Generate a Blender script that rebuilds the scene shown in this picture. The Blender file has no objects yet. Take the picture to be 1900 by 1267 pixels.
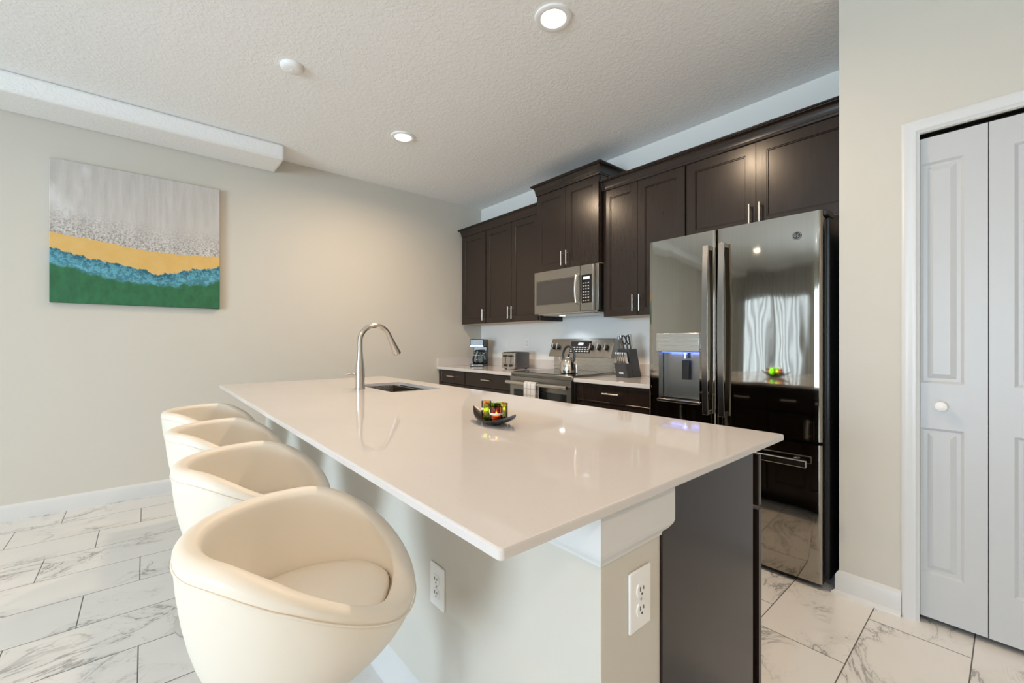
import bpy, bmesh, math, random
from mathutils import Vector, Matrix
random.seed(7)
S = bpy.context.scene
COL = S.collection
PI = math.pi

# ------------------------------------------------------------------ camera
H = 1.2144; TH = 0.7081; FPX = 795.59
cd = bpy.data.cameras.new('camera'); cam = bpy.data.objects.new('camera', cd); COL.objects.link(cam)
cd.sensor_width = 36.0; cd.lens = 36.0*FPX/1900.0; cd.clip_start = 0.02
cam.location = (0, 0, H)
cam.rotation_euler = (PI/2, 0, math.atan2(math.cos(TH), math.sin(TH)))
S.camera = cam

# ------------------------------------------------------------------ light and exposure
S.view_settings.view_transform = 'Standard'
S.view_settings.look = 'None'
S.view_settings.gamma = 1.0
S.view_settings.use_curve_mapping = False
S.view_settings.exposure = 0.06
S.cycles.use_denoising = True
S.cycles.max_bounces = 10
S.cycles.diffuse_bounces = 6
S.cycles.sample_clamp_indirect = 6.0
S.cycles.caustics_reflective = False
S.cycles.caustics_refractive = False

W_ = bpy.data.worlds.new('sky'); S.world = W_; W_.use_nodes = True
W_.node_tree.nodes['Background'].inputs[0].default_value = (0.72, 0.86, 1.0, 1)
W_.node_tree.nodes['Background'].inputs[1].default_value = 4.0

WARM = (1.0, 0.74, 0.50)
COOL = (0.67, 0.845, 1.0)
def area(name, loc, rot, sx, sy, energy, color, shape='RECTANGLE'):
    l = bpy.data.lights.new(name, 'AREA'); l.shape = shape; l.size = sx; l.size_y = sy
    l.energy = energy; l.color = color
    o = bpy.data.objects.new(name, l); o.location = loc; o.rotation_euler = rot
    COL.objects.link(o); return o
# added fill lamp standing in for daylight through an added, unseen window
area('fill_window_light', (-.46, -6.20, 1.40), (PI/2, 0, math.radians(24)), 2.6, 2.0, 128, COOL).data.spread = math.radians(115)
# added up-light that brightens the ceiling, in place of bounce off the patio
area('fill_uplight', (-.46, -6.55, .10), (PI*.72, 0, 0), 2.6, 1.0, 190, COOL)
LAMP_KITCHEN = 21.0
LAMP_FILL = 4.0

# ------------------------------------------------------------------ geometry constants (metres, camera at the origin)
XL = -4.4265; YB = 3.2746; YP = 2.555; XP = -0.547; XR = 1.7; YF = -6.0; ZC = 2.90
CT = 0.914                                     # island top
BT = 0.920                                     # wall-run counter top

# ------------------------------------------------------------------ node helpers
class NT:
    def __init__(s, name):
        s.m = bpy.data.materials.new(name); s.m.use_nodes = True
        s.t = s.m.node_tree; s.b = s.t.nodes['Principled BSDF']; s.o = s.t.nodes['Material Output']
    def node(s, typ, props=None, **ins):
        n = s.t.nodes.new(typ)
        for k, v in (props or {}).items(): setattr(n, k, v)
        for k, v in ins.items():
            key = int(k[1:]) if k[0] == '_' and k[1:].isdigit() else k.replace('_', ' ')
            s.set(n.inputs[key], v)
        return n
    def set(s, sock, v):
        if isinstance(v, bpy.types.NodeSocket): s.t.links.new(v, sock)
        elif isinstance(v, bpy.types.Node): s.t.links.new(v.outputs[0], sock)
        else:
            if hasattr(sock.default_value, '__len__') and len(sock.default_value) == 4 and len(v) == 3: v = (*v, 1)
            sock.default_value = v
    def math(s, op, a, b=None, c=None, clamp=False):
        n = s.t.nodes.new('ShaderNodeMath'); n.operation = op; n.use_clamp = clamp
        s.set(n.inputs[0], a)
        if b is not None: s.set(n.inputs[1], b)
        if c is not None: s.set(n.inputs[2], c)
        return n.outputs[0]
    def sstep(s, x, a, b):
        n = s.node('ShaderNodeMapRange', {'interpolation_type': 'SMOOTHSTEP'})
        s.set(n.inputs[0], x); s.set(n.inputs[1], a); s.set(n.inputs[2], b); return n.outputs[0]
    def mix(s, f, a, b):
        n = s.t.nodes.new('ShaderNodeMix'); n.data_type = 'RGBA'
        s.set(n.inputs[0], f); s.set(n.inputs[6], a); s.set(n.inputs[7], b); return n.outputs[2]
    def obj(s): return s.node('ShaderNodeTexCoord').outputs['Object']
    def mapped(s, vec, scale=(1,1,1), loc=(0,0,0), rot=(0,0,0)):
        n = s.node('ShaderNodeMapping'); s.set(n.inputs['Vector'], vec)
        n.inputs['Scale'].default_value = scale; n.inputs['Location'].default_value = loc; n.inputs['Rotation'].default_value = rot
        return n.outputs[0]
    def noise(s, vec, scale, detail=3, rough=.5, dist=0., out=0):
        n = s.node('ShaderNodeTexNoise'); s.set(n.inputs['Vector'], vec)
        n.inputs['Scale'].default_value = scale; n.inputs['Detail'].default_value = detail
        n.inputs['Roughness'].default_value = rough; n.inputs['Distortion'].default_value = dist
        return n.outputs[out]
    def bump(s, h, strength, dist):
        n = s.node('ShaderNodeBump'); n.inputs['Strength'].default_value = strength; n.inputs['Distance'].default_value = dist
        s.set(n.inputs['Height'], h); s.set(s.b.inputs['Normal'], n.outputs[0])
    def base(s, v): s.set(s.b.inputs['Base Color'], v)
    def p(s, **k):
        for a, v in k.items(): s.set(s.b.inputs[a.replace('_', ' ')], v)

def srgb(r, g, b):
    f = lambda c: (c/255/12.92) if c/255 <= .04045 else ((c/255+.055)/1.055)**2.4
    return (f(r), f(g), f(b))

def plain(name, col, rough=.5, metal=0., var=.04, scale=12., **k):
    n = NT(name)
    v = n.noise(n.obj(), scale, 3)
    lo = tuple(c*(1-var) for c in col); hi = tuple(min(1, c*(1+var)) for c in col)
    n.base(n.mix(v, lo, hi)); n.p(Roughness=rough, Metallic=metal, **k)
    return n.m

def m_wall(name, col):
    n = NT(name); o = n.obj()
    n.base(n.mix(n.noise(o, 1.3, 2), tuple(c*.985 for c in col), tuple(min(1, c*1.015) for c in col)))
    n.p(Roughness=.62, Specular_IOR_Level=.3)
    n.bump(n.noise(o, 55, 3, .55), .12, .004); return n.m

def m_ceiling():
    n = NT('ceiling_knockdown'); o = n.obj()
    n.base((.90, .90, .89)); n.p(Roughness=.85, Specular_IOR_Level=.2)
    a = n.noise(o, 38, 4, .6, .6); b = n.sstep(a, .40, .66)
    n.bump(n.math('ADD', b, n.math('MULTIPLY', n.noise(o, 90, 2), .25)), .30, .004); return n.m

def m_floor():
    n = NT('marble_floor_tile'); o = n.obj()
    sep = n.node('ShaderNodeSeparateXYZ', _0=o); x, y = sep.outputs[0], sep.outputs[1]
    PX, PY, G = .310, .607, .0032
    fx = n.math('DIVIDE', n.math('ADD', x, 4.131), PX)
    row = n.math('FLOOR', fx)
    m3 = n.math('FLOORED_MODULO', row, 3.0)
    fy = n.math('DIVIDE', n.math('ADD', n.math('ADD', y, .02), n.math('MULTIPLY', m3, .2023)), PY)
    col = n.math('FLOOR', fy)
    ex = n.math('MULTIPLY', n.math('PINGPONG', fx, .5), PX)
    ey = n.math('MULTIPLY', n.math('PINGPONG', fy, .5), PY)
    edge = n.math('MINIMUM', ex, ey)
    grout = n.math('SUBTRACT', 1.0, n.sstep(edge, G*.45, G*.8))
    cid = n.node('ShaderNodeCombineXYZ', _0=row, _1=col, _2=0.)
    wn = n.node('ShaderNodeTexWhiteNoise', {'noise_dimensions': '3D'}, Vector=cid)
    off = n.node('ShaderNodeVectorMath', {'operation': 'SCALE'}, _0=wn.outputs[1]); off.inputs['Scale'].default_value = 37.
    vec = n.node('ShaderNodeVectorMath', {'operation': 'ADD'}, _0=n.mapped(o, (1.9, 1.0, 1), rot=(0, 0, .35)), _1=off.outputs[0]).outputs[0]
    r1 = n.math('ABSOLUTE', n.math('SUBTRACT', n.noise(vec, 1.9, 7, .60, .9), .5))
    v1 = n.math('SUBTRACT', 1.0, n.sstep(r1, .0, .016))
    r2 = n.math('ABSOLUTE', n.math('SUBTRACT', n.noise(vec, 3.6, 6, .55, 1.4), .5))
    v2 = n.math('MULTIPLY', n.math('SUBTRACT', 1.0, n.sstep(r2, .0, .012)), .45)
    mask = n.sstep(n.noise(vec, 1.7, 2), .44, .62)
    soft = n.math('MULTIPLY', n.math('SUBTRACT', 1.0, n.sstep(r1, .0, .085)), .22)
    vein = n.math('MULTIPLY', n.math('ADD', n.math('MAXIMUM', v1, v2), soft), mask, clamp=True)
    base = n.mix(n.noise(vec, 2.2, 3), (.74, .735, .72), (.82, .815, .80))
    c = n.mix(n.math('MULTIPLY', vein, .72), base, (.24, .24, .24))
    n.base(n.mix(grout, c, (.13, .125, .12)))
    n.p(Roughness=n.math('ADD', .17, n.math('MULTIPLY', grout, .5)), Specular_IOR_Level=.45)
    n.bump(n.math('MULTIPLY', grout, -1.0), .4, .002); return n.m

def m_espresso():
    n = NT('espresso_wood'); o = n.obj()
    g = n.noise(n.mapped(o, (30, 30, 2.0)), 3.0, 4, .6)
    n.base(n.mix(g, (.017, .0105, .0080), (.028, .0175, .013)))
    n.p(Roughness=n.math('ADD', .20, n.math('MULTIPLY', g, .09)), Specular_IOR_Level=.48)
    return n.m

def m_quartz():
    n = NT('quartz'); o = n.obj()
    s = n.noise(o, 160, 2); t = n.noise(o, 3.0, 3)
    c = n.mix(t, (.655, .62, .60), (.705, .67, .65))
    n.base(n.mix(n.math('MULTIPLY', n.sstep(s, .62, .70), .12), c, (.45, .42, .40)))
    n.p(Roughness=.055, Specular_IOR_Level=.42); return n.m

def m_steel(name, col, rough, along='z', bend=0., metal=1.0):
    n = NT(name); o = n.obj()
    sc = {'z': (140, 140, .8), 'x': (.8, 140, 140)}[along]
    g = n.noise(n.mapped(o, sc), 1.0, 3)
    n.base(n.mix(g, tuple(c*.94 for c in col), tuple(c*1.06 for c in col)))
    n.p(Metallic=metal, Roughness=n.math('ADD', rough-.02, n.math('MULTIPLY', g, .05)))
    if bend: n.bump(n.noise(n.mapped(o, (5.5, 5.5, 1.6)), 1.0, 2), bend, .02)
    return n.m

def m_leather():
    n = NT('cream_leather'); o = n.obj()
    n.base(n.mix(n.noise(o, 5, 3), (.80, .735, .635), (.84, .775, .675)))
    n.p(Roughness=.42, Specular_IOR_Level=.4)
    n.bump(n.noise(o, 260, 2), .06, .001); return n.m

def m_painting():
    n = NT('abstract_canvas'); o = n.obj()
    sep = n.node('ShaderNodeSeparateXYZ', _0=o); y, z = sep.outputs[1], sep.outputs[2]
    Wd, Hh = .993, 1.016
    s = n.math('ADD', n.math('DIVIDE', y, Wd), .5)
    v = n.math('SUBTRACT', 1.0, n.math('DIVIDE', z, Hh))
    def curve(pts):
        c = n.node('ShaderNodeFloatCurve'); n.set(c.inputs['Value'], s); cm = c.mapping.curves[0]
        while len(cm.points) < len(pts): cm.points.new(.5, .5)
        for p_, (a, b) in zip(cm.points, pts): p_.location = (a, b)
        c.mapping.update(); return c.outputs[0]
    e1 = n.math('MULTIPLY', n.math('SUBTRACT', n.noise(o, 26, 4, .6), .5), .035)
    e2 = n.math('MULTIPLY', n.math('SUBTRACT', n.noise(o, 17, 5, .65), .5), .10)
    e3 = n.math('MULTIPLY', n.math('SUBTRACT', n.noise(o, 11, 4, .6), .5), .11)
    g1 = n.math('ADD', curve([(0, .515), (.3, .548), (.62, .580), (1, .562)]), e1)
    g2 = n.math('ADD', curve([(0, .615), (.22, .675), (.45, .715), (.60, .750), (.78, .700), (1, .655)]), e2)
    g3 = n.math('ADD', curve([(0, .72), (.2, .78), (.5, .83), (.75, .82), (1, .765)]), e3)
    streak = n.noise(n.mapped(o, (1, 26, 2.6)), 1.0, 4, .6)
    cloud = n.noise(n.mapped(o, (1, 4, 2.2)), 1.0, 3)
    grey = n.mix(streak, (.40, .375, .345), (.70, .67, .64))
    grey = n.mix(n.sstep(cloud, .55, .75), grey, (.72, .71, .70))
    sp = n.noise(o, 75, 3, .7)
    near = n.math('POWER', n.sstep(n.math('SUBTRACT', g1, v), .24, -.06), .8)
    dark = n.math('MULTIPLY', n.sstep(sp, .52, .40), near)
    lite = n.math('MULTIPLY', n.sstep(sp, .56, .66), near)
    grey = n.mix(n.math('MULTIPLY', dark, .75), grey, (.13, .105, .095))
    grey = n.mix(n.math('MULTIPLY', lite, .8), grey, (.78, .76, .75))
    gold = n.mix(n.noise(o, 14, 4), (.66, .39, .09), (.76, .52, .20))
    bl = n.noise(o, 34, 4, .7, .6)
    dep = n.sstep(n.math('SUBTRACT', v, g2), -.01, .085)
    blue = n.mix(n.math('ADD', n.math('MULTIPLY', n.sstep(bl, .43, .58), .62), n.math('MULTIPLY', dep, .38)), (.003, .085, .125), (.13, .41, .52))
    green = n.mix(n.noise(n.mapped(o, (1, 1, .6)), 22, 4, .6), (.006, .070, .026), (.034, .205, .085))
    c = n.mix(n.sstep(n.math('SUBTRACT', v, g1), -.002, .002), grey, gold)
    c = n.mix(n.sstep(n.math('SUBTRACT', v, g2), -.004, .004), c, blue)
    c = n.mix(n.sstep(n.math('SUBTRACT', v, g3), -.02, .02), c, green)
    n.base(c); n.p(Roughness=.6)
    n.bump(n.math('ADD', sp, n.noise(o, 40, 3)), .25, .003); return n.m

def m_emit(name, col, strength):
    n = NT(name); n.base(tuple(col)); n.p(Emission_Color=col, Emission_Strength=strength); return n.m

def m_glass(name, col, rough=.02, alpha=.35):
    """tinted clear glass: see-through with a reflective coat"""
    n = NT(name)
    tr = n.node('ShaderNodeBsdfTransparent', Color=col)
    gl = n.node('ShaderNodeBsdfGlossy', Color=(1, 1, 1), Roughness=rough)
    fr = n.node('ShaderNodeFresnel'); fr.inputs[0].default_value = 1.45
    mx = n.node('ShaderNodeMixShader', _0=fr.outputs[0], _1=tr.outputs[0], _2=gl.outputs[0])
    n.set(n.o.inputs[0], mx.outputs[0]); return n.m

def m_blind():
    n = NT('blind_vane')
    d = n.node('ShaderNodeBsdfDiffuse', Color=(.86, .87, .86)); t = n.node('ShaderNodeBsdfTranslucent', Color=(.86, .87, .86))
    mx = n.node('ShaderNodeMixShader', _0=.4, _1=d.outputs[0], _2=t.outputs[0]); n.set(n.o.inputs[0], mx.outputs[0]); return n.m

def m_towel():
    n = NT('plaid_towel'); o = n.obj()
    sep = n.node('ShaderNodeSeparateXYZ', _0=o); x, z = sep.outputs[0], sep.outputs[2]
    lx = n.sstep(n.math('PINGPONG', x, .0225), .0165, .019); lz = n.sstep(n.math('PINGPONG', z, .027), .020, .0225)
    c = n.mix(n.math('MULTIPLY', lx, .55), (.86, .86, .85), (.34, .36, .38))
    n.base(n.mix(n.math('MULTIPLY', lz, .45), c, (.36, .38, .40))); n.p(Roughness=.9)
    n.bump(n.noise(o, 400, 1), .3, .001); return n.m

M = dict(
    wall=m_wall('greige_paint', (.63, .60, .535)), wall_lit=m_wall('lit_wall_paint', (.85, .85, .825)), ceiling=m_ceiling(), soffit=m_wall('ceiling_paint', (.80, .80, .79)), floor=m_floor(),  # back wall's paint is lightened to stand in for the daylight it catches
    trim=plain('white_trim_paint', (.69, .69, .685), .35, var=.01),
    door=plain('white_door_paint', (.55, .553, .555), .38, var=.01),
    wood=m_espresso(), maple=plain('pale_maple', (.62, .47, .30), .5, var=.1, scale=30),
    quartz=m_quartz(), black=plain('black_gap', (.006, .006, .006), .6), 
    nickel=m_steel('brushed_nickel', (.62, .58, .53), .24), pull=m_steel('satin_pull', (.78, .75, .70), .28),
    chrome=plain('chrome', (.80, .80, .81), .07, 1.0, .01), steel=m_steel('stainless', (.60, .58, .55), .27, 'x'),
    fridge=m_steel('black_stainless', (.36, .333, .29), .045, 'z', .09), fridge2=m_steel('black_stainless_handle', (.36, .34, .32), .20),
    range=m_steel('slate_steel', (.34, .325, .30), .30, 'x'), fside=plain('appliance_side', (.014, .013, .013), .42),
    bglass=plain('black_glass', (.010, .010, .011), .05, var=.0), wglass=plain('oven_window', (.030, .030, .030), .07),
    mwglass=plain('microwave_window', (.055, .05, .046), .16),
    plastic=plain('dark_plastic', (.022, .022, .023), .4), greyp=plain('grey_button', (.42, .42, .42), .45), white=plain('white_plastic', (.88, .88, .87), .35, var=.01),
    leather=m_leather(), seam=plain('seam_thread', (.40, .33, .25), .8), canvas=m_painting(), cedge=plain('canvas_edge', (.60, .59, .57), .7),
    lens=m_emit('lamp_lens', (1.0, .93, .82), 14.0), led=m_emit('dispenser_led', (.12, .22, 1.0), 2.0), task=m_emit('task_lens', (.85, .93, 1.0), 9.0), disp=m_emit('clock_display', (.75, .85, .9), .7),
    pane=m_glass('window_glass', (.97, .98, .98)), blind=m_blind(), towel=m_towel(),
    carafe=m_glass('carafe_glass', (.80, .81, .79), .03), coffee=plain('black_plastic', (.018, .018, .018), .25),
    tray=plain('dark_tray', (.020, .016, .014), .32), orange=m_glass('amber_glass', (.97, .70, .44), .08), green=m_glass('green_glass', (.62, .90, .12), .08), lime=m_glass('lime_glass', (.80, .92, .45), .08), red=m_glass('russet_glass', (.78, .40, .22), .08),
    wax=plain('candle_wax', (.86, .72, .48), .5), flame=m_emit('candle_flame', (1.0, .55, .18), 22.0), band=plain('pale_band', (.85, .74, .60), .4),
    paving=plain('patio_paving', (.50, .48, .45), .8), slot=plain('socket_slot', (.05, .05, .05), .6), badge=m_steel('badge_silver', (.50, .49, .47), .3),
    kettle=plain('kettle_steel', (.72, .68, .62), .12, 1.0, .04), block=plain('slate_block', (.055, .058, .064), .5), kblade=plain('knife_steel', (.70, .69, .68), .22, 1.0, .02),
    toast=m_steel('toaster_side', (.17, .17, .175), .30, 'x'),
)

# ------------------------------------------------------------------ mesh helpers
class MB:
    def __init__(s): s.v = []; s.f = []
    def add(s, vs, fs):
        b = len(s.v); s.v += [tuple(v) for v in vs]; s.f += [tuple(b+i for i in f) for f in fs]; return s
    def box(s, x0, x1, y0, y1, z0, z1):
        return s.add([(x, y, z) for z in (z0, z1) for y in (y0, y1) for x in (x0, x1)],
                     [(0, 2, 3, 1), (4, 5, 7, 6), (0, 1, 5, 4), (2, 6, 7, 3), (0, 4, 6, 2), (1, 3, 7, 5)])
    def prism(s, poly, axis, a, b):
        """poly of 2-D points in the plane across axis (x: (y,z), y: (x,z), z: (x,y)), from a to b"""
        def P(p, t): return {'x': (t, p[0], p[1]), 'y': (p[0], t, p[1]), 'z': (p[0], p[1], t)}[axis]
        n = len(poly)
        return s.add([P(p, a) for p in poly]+[P(p, b) for p in poly],
                     [tuple(range(n))[::-1], tuple(range(n, 2*n))]+[(i, (i+1) % n, n+(i+1) % n, n+i) for i in range(n)])
    def lathe(s, prof, c=(0, 0, 0), n=32, axis='z', closed=True):
        vs = []; fs = []; m = len(prof)
        for k in range(n):
            a = 2*PI*k/n; ca, sa = math.cos(a), math.sin(a)
            for r, h in prof:
                p = {'z': (r*ca, r*sa, h), 'y': (r*ca, h, -r*sa), 'x': (h, r*ca, r*sa)}[axis]
                vs.append((c[0]+p[0], c[1]+p[1], c[2]+p[2]))
        for k in range(n):
            k2 = (k+1) % n
            for i in range(m-1): fs.append((k*m+i, k2*m+i, k2*m+i+1, k*m+i+1))
        b = len(vs)
        if closed:
            fs.append(tuple(k*m for k in range(n))[::-1]); fs.append(tuple(k*m+m-1 for k in range(n)))
        return s.add(vs, fs)
    def cyl(s, c, r, h0, h1, axis='z', n=28): return s.lathe([(r, h0), (r, h1)], c, n, axis)
    def tube(s, pts, rad, n=12, cap=True, flat=1.0, up=None):
        pts = [Vector(p) for p in pts]; m = len(pts)
        rr = rad if isinstance(rad, (list, tuple)) else [rad]*m
        vs = []; prev = None
        for i, p in enumerate(pts):
            t = (pts[min(i+1, m-1)]-pts[max(i-1, 0)]).normalized()
            if prev is None:
                u = Vector(up) if up else (Vector((0, 0, 1)) if abs(t.z) < .9 else Vector((1, 0, 0)))
            else: u = prev
            u = (u-t*u.dot(t)).normalized(); prev = u; w = t.cross(u)
            for k in range(n):
                a = 2*PI*k/n; vs.append(p+u*(rr[i]*math.cos(a))+w*(rr[i]*flat*math.sin(a)))
        fs = [(i*n+k, i*n+(k+1) % n, (i+1)*n+(k+1) % n, (i+1)*n+k) for i in range(m-1) for k in range(n)]
        if cap: fs += [tuple(range(n))[::-1], tuple(range((m-1)*n, m*n))]
        return s.add(vs, fs)
    def loop(s, pts, rad, n=8):
        """closed tube"""
        pts = [Vector(p) for p in pts]; m = len(pts); vs = []
        for i, p in enumerate(pts):
            t = (pts[(i+1) % m]-pts[i-1]).normalized(); u = Vector((0, 0, 1)) if abs(t.z) < .95 else Vector((1, 0, 0))
            u = (u-t*u.dot(t)).normalized(); w = t.cross(u)
            for k in range(n):
                a = 2*PI*k/n; vs.append(p+u*(rad*math.cos(a))+w*(rad*math.sin(a)))
        return s.add(vs, [(i*n+k, i*n+(k+1) % n, ((i+1) % m)*n+(k+1) % n, ((i+1) % m)*n+k) for i in range(m) for k in range(n)])
    def paneled(s, x0, x1, z0, z1, yf, th, panels, prof):
        """a slab facing -y; panels (x0,x1,z0,z1) share the stiles; prof = [(inset, depth), ...] from the panel's edge inwards"""
        panels = sorted(panels, key=lambda p: p[2]); px0, px1 = panels[0][0], panels[0][1]
        def q(a, b, c, d): s.add([a, b, c, d], [(0, 1, 2, 3)])
        def rect(a, b, c, d, y=yf): q((a, y, c), (b, y, c), (b, y, d), (a, y, d))
        rect(x0, px0, z0, z1); rect(px1, x1, z0, z1)
        zz = z0
        for p in panels: rect(px0, px1, zz, p[2]); zz = p[3]
        rect(px0, px1, zz, z1)
        for p in panels:
            L = [((p[0]+i, p[1]-i, p[2]+i, p[3]-i), yf+d) for i, d in prof]
            for (A, ya), (B, yb) in zip(L, L[1:]):
                a = [(A[0], ya, A[2]), (A[1], ya, A[2]), (A[1], ya, A[3]), (A[0], ya, A[3])]
                b = [(B[0], yb, B[2]), (B[1], yb, B[2]), (B[1], yb, B[3]), (B[0], yb, B[3])]
                for i in range(4): q(a[i], a[(i+1) % 4], b[(i+1) % 4], b[i])
            A, ya = L[-1]; rect(*A, ya)
        yb = yf+th
        q((x0, yb, z0), (x0, yb, z1), (x1, yb, z1), (x1, yb, z0))
        q((x0, yf, z0), (x0, yf, z1), (x0, yb, z1), (x0, yb, z0)); q((x1, yf, z0), (x1, yb, z0), (x1, yb, z1), (x1, yf, z1))
        q((x0, yf, z1), (x1, yf, z1), (x1, yb, z1), (x0, yb, z1)); q((x0, yf, z0), (x0, yb, z0), (x1, yb, z0), (x1, yf, z0))
        return s
    def move(s, f): s.v = [f(*v) for v in s.v]; return s

def origin(o):
    p = Vector(o.location)
    while o.parent: o = o.parent; p += Vector(o.location)
    return p
def obj(name, mb, mat, parent=None, bevel=0., seg=2, smooth=True, angle=38, loc=None):
    """link the collected shapes as one mesh; coordinates are in the room, or in the parent's space when parent is at the room's origin"""
    base = origin(parent) if parent else Vector(loc or (0, 0, 0))
    me = bpy.data.meshes.new(name); me.from_pydata([tuple(Vector(v)-base) for v in mb.v], [], mb.f); me.update()
    bm = bmesh.new(); bm.from_mesh(me); bmesh.ops.remove_doubles(bm, verts=bm.verts, dist=1e-6)
    bmesh.ops.recalc_face_normals(bm, faces=bm.faces); bm.to_mesh(me); bm.free()
    if smooth:
        me.shade_smooth(); me.set_sharp_from_angle(angle=math.radians(angle))
    o = bpy.data.objects.new(name, me); COL.objects.link(o); me.materials.append(M[mat] if isinstance(mat, str) else mat)
    if parent: o.parent = parent
    elif loc: o.location = loc
    if bevel:
        b = o.modifiers.new('bevel', 'BEVEL'); b.width = bevel; b.segments = seg; b.limit_method = 'ANGLE'; b.angle_limit = math.radians(40)
        b.harden_normals = False
    return o
def tag(o, label, cat, group=None):
    o['label'] = label; o['category'] = cat
    if group: o['group'] = group
    return o
def thing(name, label, cat, loc, group=None, rz=0.):
    o = bpy.data.objects.new(name, None); COL.objects.link(o); o.location = loc; o.rotation_euler = (0, 0, rz); o.empty_display_size = .1
    return tag(o, label, cat, group)
def struct(name, mb, mat, **k):
    o = obj(name, mb, mat, **k); o['kind'] = 'structure'; return o
def copy_tree(o, parent=None):
    c = o.copy(); COL.objects.link(c)
    if parent: c.parent = parent
    for ch in list(o.children): copy_tree(ch, c)
    return c
def arc(c, r, a0, a1, n, plane='yz'):
    out = []
    for i in range(n+1):
        a = a0+(a1-a0)*i/n; u, v = r*math.cos(a), r*math.sin(a)
        out.append({'yz': (c[0], c[1]+u, c[2]+v), 'xz': (c[0]+u, c[1], c[2]+v), 'xy': (c[0]+u, c[1]+v, c[2])}[plane])
    return out

# ------------------------------------------------------------------ the room
struct('floor', MB().box(XL-.1, XR+.1, YF-.1, YB+.1, -.06, 0), 'floor', smooth=False)
struct('ceiling', MB().box(XL-.1, XR+.1, YF-.1, YB+.1, ZC, ZC+.08), 'ceiling', smooth=False)
struct('ceiling_soffit', MB().box(XL, -4.06, YF, .912, 2.768, ZC), 'ceiling', bevel=.022, seg=4)
struct('wall_left', MB().box(XL-.1, XL, YF-.1, YB+.1, 0, ZC), 'wall', smooth=False)
struct('wall_back', MB().box(XL, XP+.1, YB, YB+.1, 0, ZC), 'wall_lit', smooth=False)
struct('wall_right', MB().box(XR, XR+.1, YF-.1, YB+.1, 0, ZC), 'wall', smooth=False)
DX0, DX1, DZ = -4.15, -2.42, 2.30
VX0, VX1, VZ0, VZ1 = -1.72, .80, .20, 2.35
struct('wall_front', MB().box(XL, DX0, YF-.1, YF, 0, ZC).box(DX1, VX0, YF-.1, YF, 0, ZC).box(DX0, DX1, YF-.1, YF, DZ, ZC)
       .box(VX1, XR, YF-.1, YF, 0, ZC).box(VX0, VX1, YF-.1, YF, VZ1, ZC).box(VX0, VX1, YF-.1, YF, 0, VZ0), 'wall', smooth=False)
# closet wall with the bifold door's opening, and its return beside the refrigerator
OX0, OX1, OZ = -.330, .745, 2.118
PX0, PX1, PZ = -.272, .687, 2.113
struct('wall_closet', MB().prism([(XP, 0), (OX0, 0), (OX0, OZ), (OX1, OZ), (OX1, 0), (XR, 0), (XR, ZC), (XP, ZC)], 'y', YP+.0085, YP+.10).prism([(XP, 0), (PX0, 0), (PX0, PZ), (PX1, PZ), (PX1, 0), (XR, 0), (XR, ZC), (XP, ZC)], 'y', YP, YP+.0085), 'wall', smooth=False)
struct('wall_closet_return', MB().box(XP, XP+.10, YP+.10, YB, 0, ZC), 'wall', smooth=False)
struct('wall_closet_inside', MB().box(XP+.10, XR, YB-.05, YB, 0, ZC), 'black', smooth=False)
struct('patio_ground', MB().box(-8.5, 3.5, -11.5, YF-.1, -.12, -.05), 'paving', smooth=False)

def base_prof(d): return [(0, 0), (d, 0), (d, .085), (d*.55, .100), (0, .108)]
def shoe(d): return [(0, 0), (d+.014, 0), (d+.012, .008), (d, .016)]
T = .014
struct('baseboard_left', MB().prism([(XL+a, b) for a, b in base_prof(T)], 'y', YF, 2.66), 'trim')
mb = MB()
for pr in (base_prof(T), shoe(T)):
    for (ax, az), (bx, bz) in zip(pr, pr[1:]+pr[:1]):
        pa = [(XP-ax, YP+.5, az), (XP-ax, YP-ax, az), (-.3215, YP-ax, az)]; pb = [(XP-bx, YP+.5, bz), (XP-bx, YP-bx, bz), (-.3215, YP-bx, bz)]
        for i in range(2): mb.add([pa[i], pa[i+1], pb[i+1], pb[i]], [(0, 1, 2, 3)])
struct('baseboard_closet', mb, 'trim')
struct('baseboard_right', MB().prism([(XR-a, b) for a, b in base_prof(T)], 'y', YF, YP), 'trim')

# door casing (profiled, mitred) and bifold door
cas = [(0, 0), (0, .012), (.008, .018), (.016, .019), (.034, .013), (.046, .014), (.053, .008), (.058, .006), (.058, 0)]
mb = MB(); cx0, cx1, cz = -.3205, .735, 2.1745
for (a, d), (b, e) in zip(cas, cas[1:]):
    A = [(cx0+a, YP-d, 0), (cx0+a, YP-d, cz-a), (cx1-a, YP-d, cz-a), (cx1-a, YP-d, 0)]
    B = [(cx0+b, YP-e, 0), (cx0+b, YP-e, cz-b), (cx1-b, YP-e, cz-b), (cx1-b, YP-e, 0)]
    for i in range(3): mb.add([A[i], A[i+1], B[i+1], B[i]], [(0, 1, 2, 3)])
struct('trim_1', mb, 'trim')
dr = bpy.data.objects.new('door_1', None); COL.objects.link(dr); dr.location = (OX0, YP+.03, 0); dr['kind'] = 'structure'
LW = .2665
for k in range(4):
    x0 = OX0+.002+k*LW; x1 = x0+LW-.003
    prof = [(0, 0), (.010, .007), (.022, .007), (.040, .001)]
    lf = obj('door_leaf', MB().paneled(x0, x1, .026, 2.093, YP+.012, .032, [(x0+.066, x1-.066, .215, .842), (x0+.066, x1-.066, 1.035, 1.985)], prof), 'door', dr, smooth=False)
    if k in (0, 3):
        kx = (x0+x1)/2+.0
        obj('door_knob', MB().lathe([(.0, -.036), (.010, -.0355), (.0185, -.031), (.021, -.024), (.018, -.017), (.009, -.010), (.009, -.003), (.014, 0)], (kx, YP+.012, .94), 24, 'y'), 'white', lf)
struct('door_track', MB().box(OX0, OX1, YP+.01, YP+.05, 2.112, OZ), 'black', smooth=False)

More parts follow.
